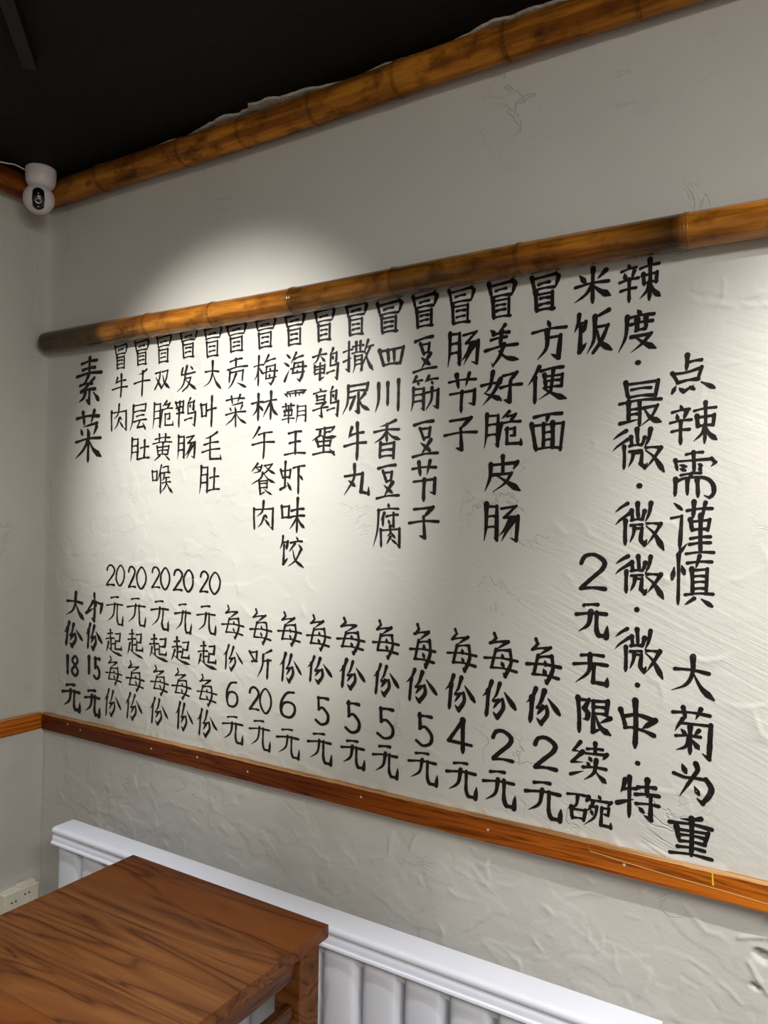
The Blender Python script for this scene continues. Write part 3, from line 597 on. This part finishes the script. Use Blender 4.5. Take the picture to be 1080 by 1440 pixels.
def bamboo(name, x0, x1, r, nodes, loc, yaw, tone, cut_left=False, wob=.002):
    """culm along local +x; each internode (culm_segment) between node rings is its own part"""
    root = empty(name, loc); root.rotation_euler.z = yaw
    cuts = [x0]+[n for n in nodes if x0 < n < x1]+[x1]; SEG = 28
    cen = lambda x: (wob*math.sin(x*5.1+loc[2]), wob*math.sin(x*3.7+1.3))
    def rings(xs, name_, rad, mt, caps):
        vs = []; cols = []
        for x in xs:
            cy, cz = cen(x); rr_ = rad(x)
            for k in range(SEG):
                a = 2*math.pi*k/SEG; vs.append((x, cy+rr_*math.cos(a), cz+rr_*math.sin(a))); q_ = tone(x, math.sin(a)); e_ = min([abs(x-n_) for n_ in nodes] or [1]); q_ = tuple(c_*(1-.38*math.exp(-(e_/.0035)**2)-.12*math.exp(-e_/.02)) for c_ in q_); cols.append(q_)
        fs = [(i*SEG+k, i*SEG+(k+1) % SEG, (i+1)*SEG+(k+1) % SEG, (i+1)*SEG+k) for i in range(len(xs)-1) for k in range(SEG)]
        if caps: fs += [tuple(range(SEG))[::-1], tuple((len(xs)-1)*SEG+k for k in range(SEG))]
        o = mesh_obj(name_, vs, fs, mt, root, True)
        ca = o.data.color_attributes.new('tone', 'FLOAT_COLOR', 'POINT')
        for d, c_ in zip(ca.data, cols): d.color = (*c_, 1)
        return o
    for a, b in zip(cuts[:-1], cuts[1:]):
        L = b-a; n = max(6, int(L/.012)); xs = [a+L*i/n for i in range(n+1)]
        xs = sorted(set(xs+[a+.004, a+.008, b-.004, b-.008]))
        def rad(x, a=a, b=b):
            e = min(x-a if a > x0 else 1, b-x if b < x1 else 1)
            q = 1+.035*math.exp(-e/.010)-.10*math.exp(-(e/.0022)**2)
            if cut_left and x-x0 < .016: q *= math.sqrt(max(.02, 1-((.016-(x-x0))/.017)**2*.75))
            return r*q
        rings(xs, 'culm_segment', rad, M_BAM if cut_left else M_BAM2, True)
    for n_ in nodes:
        if not x0 < n_ < x1: continue
        xs = [n_-.006, n_-.004, n_-.001, n_+.0015, n_+.004, n_+.007]
        q = [1.0, 1.065, 1.05, 1.01, 1.055, 1.0]
        rings(xs, 'node_ring', lambda x: r*float(np.interp(x, xs, q)), M_BAM if cut_left else M_BAM2, False)
    return root
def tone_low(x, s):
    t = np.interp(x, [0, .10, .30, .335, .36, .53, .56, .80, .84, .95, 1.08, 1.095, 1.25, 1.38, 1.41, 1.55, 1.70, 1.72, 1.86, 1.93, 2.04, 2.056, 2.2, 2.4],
                     [.20, .26, .34, .42, 1.35, 1.3, 1.7, 1.7, 1.4, 1.7, 1.2, .55, .85, 1.0, .50, .75, 1.1, 1.2, 1.6, 1.1, .18, 2.0, 2.1, 1.9])  # right end brightened in colour where the spot light misses it
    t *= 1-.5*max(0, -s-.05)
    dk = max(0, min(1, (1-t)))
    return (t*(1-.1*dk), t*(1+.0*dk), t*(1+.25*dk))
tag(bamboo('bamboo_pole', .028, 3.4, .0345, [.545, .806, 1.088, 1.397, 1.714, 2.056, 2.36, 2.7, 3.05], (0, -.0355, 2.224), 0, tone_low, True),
    'glossy scorched bamboo pole fixed across the wall just above the lettering', 'bamboo pole')
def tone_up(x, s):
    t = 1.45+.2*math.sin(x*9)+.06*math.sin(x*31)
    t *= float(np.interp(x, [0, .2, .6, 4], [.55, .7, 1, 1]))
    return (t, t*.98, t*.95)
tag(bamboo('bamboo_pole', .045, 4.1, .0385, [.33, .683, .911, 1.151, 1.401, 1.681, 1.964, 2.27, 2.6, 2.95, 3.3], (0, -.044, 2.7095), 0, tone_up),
    'dull brown bamboo pole running along the ceiling above the long lettered wall', 'bamboo pole')
tag(bamboo('bamboo_pole', .09, 4.3, .0385, [.42, .75, 1.1, 1.5, 1.9], (.044, 0, 2.7095), -math.pi/2, lambda x, s: tuple(a*b for a, b in zip((.85, .60, .42), [float(np.interp(x, [0, .1, .2, 4], [.45, .7, 1, 1]))]*3))),
    'reddish bamboo pole along the ceiling of the narrow left wall, behind the camera', 'bamboo pole')
# ragged unpainted plaster showing beside the bamboo at the ceiling edge
def patch(x0, x1, wmax, seed):
    n = int((x1-x0)/.006); top = []; rg_ = random.Random(seed)
    for i in range(n+1):
        t = i/n; x = x0+(x1-x0)*t
        e = math.sin(math.pi*t)*(wmax*2.2*(float(fbm(np.array(x*14.0), np.array(seed*1.7), seed, 4))*1.6-.2)+rg_.uniform(-.0012, .0012))
        top.append((x, -.053-max(-.004, e)))
    vs = []
    for x, y in top: vs += [(x, -.03, HT-.0002), (x, y, HT-.0005), (x, y+.006, HT-.003-rg_.uniform(0, .001)), (x, -.03, HT-.004)]
    fs = []
    for i in range(n):
        for k in range(4): fs.append((4*i+k, 4*i+(k+1) % 4, 4*i+4+(k+1) % 4, 4*i+4+k))
    o = mesh_obj('plaster_patch', vs, [f_[::-1] for f_ in fs]+[(0, 1, 2, 3), tuple(4*n+k for k in (3, 2, 1, 0))], M_PATCH, ceiling)
for a_ in ((.70, 1.24, .020, 1), (.22, .42, .006, 2), (1.30, 1.52, .006, 3), (1.52, 2.02, .016, 4), (2.0, 2.6, .012, 5), (.50, .68, .004, 6)): patch(*a_)

# ------------------------------------------------------------------ wooden rail boards
def board(name, L, loc, yaw, label=None, nails=(), mt=M_TRIM, h0=-.028, h1=.0285, t=.012, marks=True):
    root = empty(name, loc); root.rotation_euler.z = yaw; root['kind'] = 'structure'
    n = int(L/.02); rg_ = random.Random(len(nails)+3)
    vs = []; fs = []
    for i in range(n+1):
        x = L*i/n; a = .0007*math.sin(x*7)+rg_.uniform(-.0003, .0003); b = rg_.uniform(-.0012, .0004)
        prof = [(.05, h0+a), (-t, h0+a), (-t-.001, h0+.003+a), (-t-.001, h1-.006+b), (-t+.004, h1-.001+b*.5), (.05, h1)]
        vs += [(x, p, q) for p, q in prof]
    for i in range(n):
        for k in range(6): fs.append((6*i+k, 6*i+(k+1) % 6, 6*i+6+(k+1) % 6, 6*i+6+k))
    fs += [tuple(range(6))[::-1], tuple(6*n+k for k in range(6))]
    fs = [f_[::-1] for f_ in fs]
    o = mesh_obj('board', vs, fs, mt, root); o.data.materials.append(M_TRIME)
    for p in o.data.polygons:
        if len(p.vertices) == 4 and p.normal.z > .4: p.material_index = 1
    for x, z in nails:
        MB().lathe([(0, .0006), (.0028, .0005), (.0032, 0)], 8, Matrix.Translation((x, -t-.001, z)) @ Matrix.Rotation(R(90), 4, 'X')).build('nail_spot', M_NAIL, root)
    return root
ZT = .9625
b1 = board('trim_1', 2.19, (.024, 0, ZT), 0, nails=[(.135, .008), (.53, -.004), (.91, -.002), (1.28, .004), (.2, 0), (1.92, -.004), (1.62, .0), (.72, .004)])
mb = MB()
pts = [(1.846, .020), (1.85, .008), (1.93, .002), (2.02, -.003), (2.12, -.007), (2.188, -.011)]
for (ax, az), (bx, bz) in zip(pts[:-1], pts[1:]):
    mb.add([(ax, -.0136, az-.0006), (bx, -.0136, bz-.0006), (bx, -.0136, bz+.0008), (ax, -.0136, az+.0008)], [(0, 1, 2, 3)])
mb.build('scratch', M_SCR, b1)
MB().add([(2.085, -.0138, .0225), (2.0875, -.0138, .0215), (2.0895, -.0138, -.002), (2.086, -.0138, 0.0)], [(3, 2, 1, 0)]).build('paint_mark', M_YEL, b1)
board('trim_2', 1.7, (2.2165, 0, ZT-.004), 0, nails=[(.2, 0)], mt=wood('dark_stained_board', (.02, .005, .002), (.07, .016, .006), (.12, .03, .012), (1.4, 40, 40), .45, .7, .1))
bl = board('trim_3', 4.3, (0, -4.324+.0, ZT), math.pi/2, nails=[(4.0, 0)])
bl.location = (0, -4.3, ZT)

# ------------------------------------------------------------------ radiator with moulded cover rail
rad = tag(empty('radiator', (.306, -.085, .06)), 'long white column radiator with moulded cap under the lettered wall, behind the table', 'radiator')
def rp(o): o.location = o.location-Vector((.306, -.085, .06)); return o
ZR = .72; nose = [(-.092, ZR), (-.150, ZR)]
for k in range(1, 8): a = math.pi/2+math.pi*k/8; nose.append((-.156+.0105*math.cos(a), ZR-.0105+.0105*math.sin(a)))
nose += [(-.156, ZR-.021), (-.159, ZR-.0215), (-.163, ZR-.0255), (-.1645, ZR-.034), (-.1645, ZR-.040), (-.169, ZR-.042), (-.170, ZR-.047), (-.166, ZR-.050), (-.150, ZR-.050), (-.150, ZR-.016), (-.092, ZR-.016)]
rp(MB().prism(nose, 'x', .306, 2.038).build('cap_rail', M_WHITE, rad, bevel=.0012))
for k in range(16):
    x0 = .314+.109*k; x1 = x0+.086; pr = []
    for i in range(13):
        t = i/12; pr.append((x0+.086*t, -.146-.0075*math.sin(math.pi*t)**.45))
    for i in range(5): pr.append((x1-.0005-.085*i/4, -.045))
    s_ = MB(); zz = [.075, .09, .11, .64, .667]; sc_ = [.75, .9, 1, 1, 1]
    cx_, cy_ = (x0+x1)/2, -.10; n = len(pr); vs = []
    for z, q in zip(zz, sc_): vs += [(cx_+(px-cx_)*(.6+.4*q), cy_+(py-cy_)*q, z) for px, py in pr]
    fs = [(i*n+k2, i*n+(k2+1) % n, (i+1)*n+(k2+1) % n, (i+1)*n+k2) for i in range(len(zz)-1) for k2 in range(n)]+[tuple(range(n))[::-1], tuple((len(zz)-1)*n+k2 for k2 in range(n))]
    rp(mesh_obj('column', vs, fs, M_WHITE, rad, True))
for z in (.12, .645): rp(MB().tube([(.32, -.118, z), (2.03, -.118, z)], .017, 14).build('header_pipe', M_WHITE, rad, True))
for x in (.5, 1.2, 1.9):
    rp(MB().box(x-.012, x+.012, -.112, .004, .60, .63).build('bracket', M_WHITE, rad, bevel=.002))
for x in (.36, 1.97): rp(MB().box(x-.02, x+.02, -.14, -.10, 0, .1).build('foot', M_WHITE, rad, bevel=.003))

# ------------------------------------------------------------------ table
TX0, TX1, TY1, TY0 = .708, 1.348, -.2045, -1.42
tb = tag(empty('table', ((TX0+TX1)/2, (TY0+TY1)/2, 0)), 'brown varnished pine dining table standing against the white radiator', 'table')
tl = tb.location.copy()
def tp(o): o.location = o.location-tl; return o
ys = [TY1]; wd = [.135, .10, .085, .12, .09, .11, .10, .12, .09, .11, .155]
for q in wd: ys.append(ys[-1]-q)
for i, (a, b) in enumerate(zip(ys[:-1], ys[1:])):
    o = MB().box(TX0, TX1, b+.0002, a-.0002, .722, .75)
    o = o.build('tabletop_board', M_TABLE_F if i in (0, 5) else M_TABLE, tb, bevel=.0004); tp(o)
def rounded_edge(x0, x1, y0, y1):
    return None
for sx in (TX0+.018, TX1-.018-.07):
    for sy in (TY1-.008-.07, TY0+.02):
        tp(MB().box(sx, sx+.07, sy, sy+.07, 0, .722).build('leg', M_TABLE, tb, bevel=.003))
ax0, ax1, ay0, ay1 = TX0+.03, TX1-.03, TY0+.03, TY1-.02
M_TV = wood('varnished_pine_long', (.030, .0095, .002), (.105, .034, .008), (.19, .07, .017), (13, 1.6, 13), .34, 1.0, .35)
for x in (ax0, ax1-.02): tp(MB().box(x, x+.02, ay0+.05, ay1-.06, .660, .722).build('apron', M_TV, tb, bevel=.002))
for y in (ay0, ay1-.02): tp(MB().box(ax0+.05, ax1-.05, y, y+.02, .660, .722).build('apron', M_TABLE, tb, bevel=.002))
for x in (ax0, ax1-.026): tp(MB().box(x, x+.026, ay0+.05, ay1-.06, .570, .606).build('stretcher', M_TV, tb, bevel=.009))

# ------------------------------------------------------------------ wall socket on the left wall
so = tag(empty('wall_socket', (.0, -.082, .345)), 'ivory surface-mounted power socket low on the left wall beside the corner', 'socket')
def sp(o): o.location = o.location-Vector((0, -.082, .345)); return o
sp(MB().box(-.004, .034, -.142, -.024, .345, .432).build('back_box', M_SOCKET, so, bevel=.003))
sp(MB().box(.034, .041, -.144, -.022, .343, .434).build('face_plate', M_SOCKET, so, bevel=.003))
sp(MB().box(.006, .030, -.085, -.026, .432, .441).build('raised_rim', M_SOCKET, so, bevel=.002))
for y, z in ((-.072, .412), (-.058, .4125), (-.118, .402), (-.104, .402)):
    sp(MB().lathe([(0, .0008), (.0028, .0008), (.003, 0)], 10, Matrix.Translation((.041, y, z)) @ Matrix.Rotation(R(90), 4, 'Y')).build('pin_hole', M_DARK, so))

# ------------------------------------------------------------------ security camera hanging from the ceiling corner
sc0 = Vector((.131, -.131, 2.75))
sec = tag(empty('security_camera', sc0), 'small white dome security camera hanging from the ceiling in the corner', 'camera')
def lat(prof, name, mt, M, par, seg=40):
    return MB().lathe(prof, seg, M).build(name, mt, par, True)
lat([(0, 0), (.043, 0), (.0455, -.002), (.0462, -.006), (.0458, -.026), (.0440, -.042), (.0385, -.055), (.030, -.0625), (0, -.0655)], 'base', M_CAMW, Matrix(), sec)
hc = Vector((.004, -.008, -.100)); look = Vector((.86, -.62, -.36)).normalized()
qm = look.to_track_quat('Z', 'Y').to_matrix().to_4x4()
pf = [(.0465*math.sin(math.pi*i/28), .0465*-math.cos(math.pi*i/28)) for i in range(29)]
head = lat(pf, 'head', M_CAMW, Matrix(), sec); head.location = hc; head.scale = (1, 1, 1)
# dark capsule face wrapped on the sphere
upv = Vector((0, 0, 1)); side = look.cross(upv).normalized(); up2 = side.cross(look)
def face(name, mt, hw, hh, off, dr, n=22):
    vs = [hc+look*(.0465+dr)*1.0]; ring = []
    rows = 5; out = []
    def pt(u, v):
        d = look+side*u+up2*v; d.normalize(); return hc+d*(.0465+dr)
    vs = [pt(0, off)]; fs = []
    for q in range(1, rows+1):
        for k in range(n*2):
            a = 2*math.pi*k/(n*2); cx_, cy_ = hw*math.cos(a), hw*math.sin(a)
            cy_ += (hh-hw)*(1 if math.sin(a) > 1e-6 else (-1 if math.sin(a) < -1e-6 else 0))
            vs.append(pt(cx_*q/rows, cy_*q/rows+off))
    m_ = n*2
    for k in range(m_): fs.append((0, 1+k, 1+(k+1) % m_))
    for q in range(rows-1):
        for k in range(m_): fs.append((1+q*m_+k, 1+(q+1)*m_+k, 1+(q+1)*m_+(k+1) % m_, 1+q*m_+(k+1) % m_))
    return mesh_obj(name, vs, fs, mt, sec, True)
face('lens_window', M_BLACK, .42, .92, .0, .0016)
fr = lambda d: Matrix.Translation(hc+(look+up2*d).normalized()*(.0482)) @ (look+up2*d).normalized().to_track_quat('Z', 'Y').to_matrix().to_4x4()
ln = lat([(.0062, .0006), (.0085, .0012), (.0100, .0010), (.0102, .0002)], 'lens_ring', M_LENS, fr(-.12), sec, 24)
lat([(0, .0016), (.004, .0013), (.0062, .0006)], 'lens', M_BLACK, fr(-.12), sec, 24)
for d in (.34, -.55): lat([(0, .0014), (.0016, .0012), (.0022, .0004)], 'indicator_spot', M_CAMW, fr(d), sec, 12)
for o_ in list(sec.children):
    if o_.name.split('.')[0] in ('lens_window', 'lens_ring', 'lens', 'indicator_spot'):
        o_.parent = head; o_.location = o_.location-head.location
cpts = [(-.030, -.034, -.010), (-.034, -.048, -.006), (-.036, -.070, -.005), (-.038, -.10, -.012), (-.040, -.16, -.020), (-.041, -.26, -.022), (-.041, -.45, -.02), (-.041, -.9, -.015)]
P3 = [Vector(p) for p in cpts]; sm = []
for i in range(len(P3)-1):
    a, b, c, d = P3[max(i-1, 0)], P3[i], P3[i+1], P3[min(i+2, len(P3)-1)]
    for j in range(6):
        t = j/6; sm.append(.5*((2*b)+(c-a)*t+(2*a-5*b+4*c-d)*t*t+(3*b-a-3*c+d)*t**3))
sm = [Vector((v.x+0, v.y, v.z)) for v in sm]+[P3[-1]]
cb = MB().tube(sm, .0021, 8).build('cable', M_CABLE, sec, True); cb['label'] = 'thin white power cable'

# ------------------------------------------------------------------ black rail under the ceiling
d_ = Vector((.72, -.69, 0)).normalized(); pr_ = Vector((.69, .72, 0)).normalized()
rl = tag(empty('track_rail', (.65, -.512, 2.715)), 'black lighting track rail screwed under the black ceiling, top left of the picture', 'rail')
mb = MB(); L_ = 1.0
q = [(-.016, 0), (.016, 0), (.016, .035), (-.016, .035)]
vs = [pr_*a+Vector((0, 0, b)) for a, b in q]+[pr_*a+Vector((0, 0, b))+d_*L_ for a, b in q]
mb.add(vs, [(3, 2, 1, 0), (4, 5, 6, 7), (0, 1, 5, 4), (1, 2, 6, 5), (2, 3, 7, 6), (3, 0, 4, 7)]).build('rail_body', M_RAIL, rl, bevel=.003)
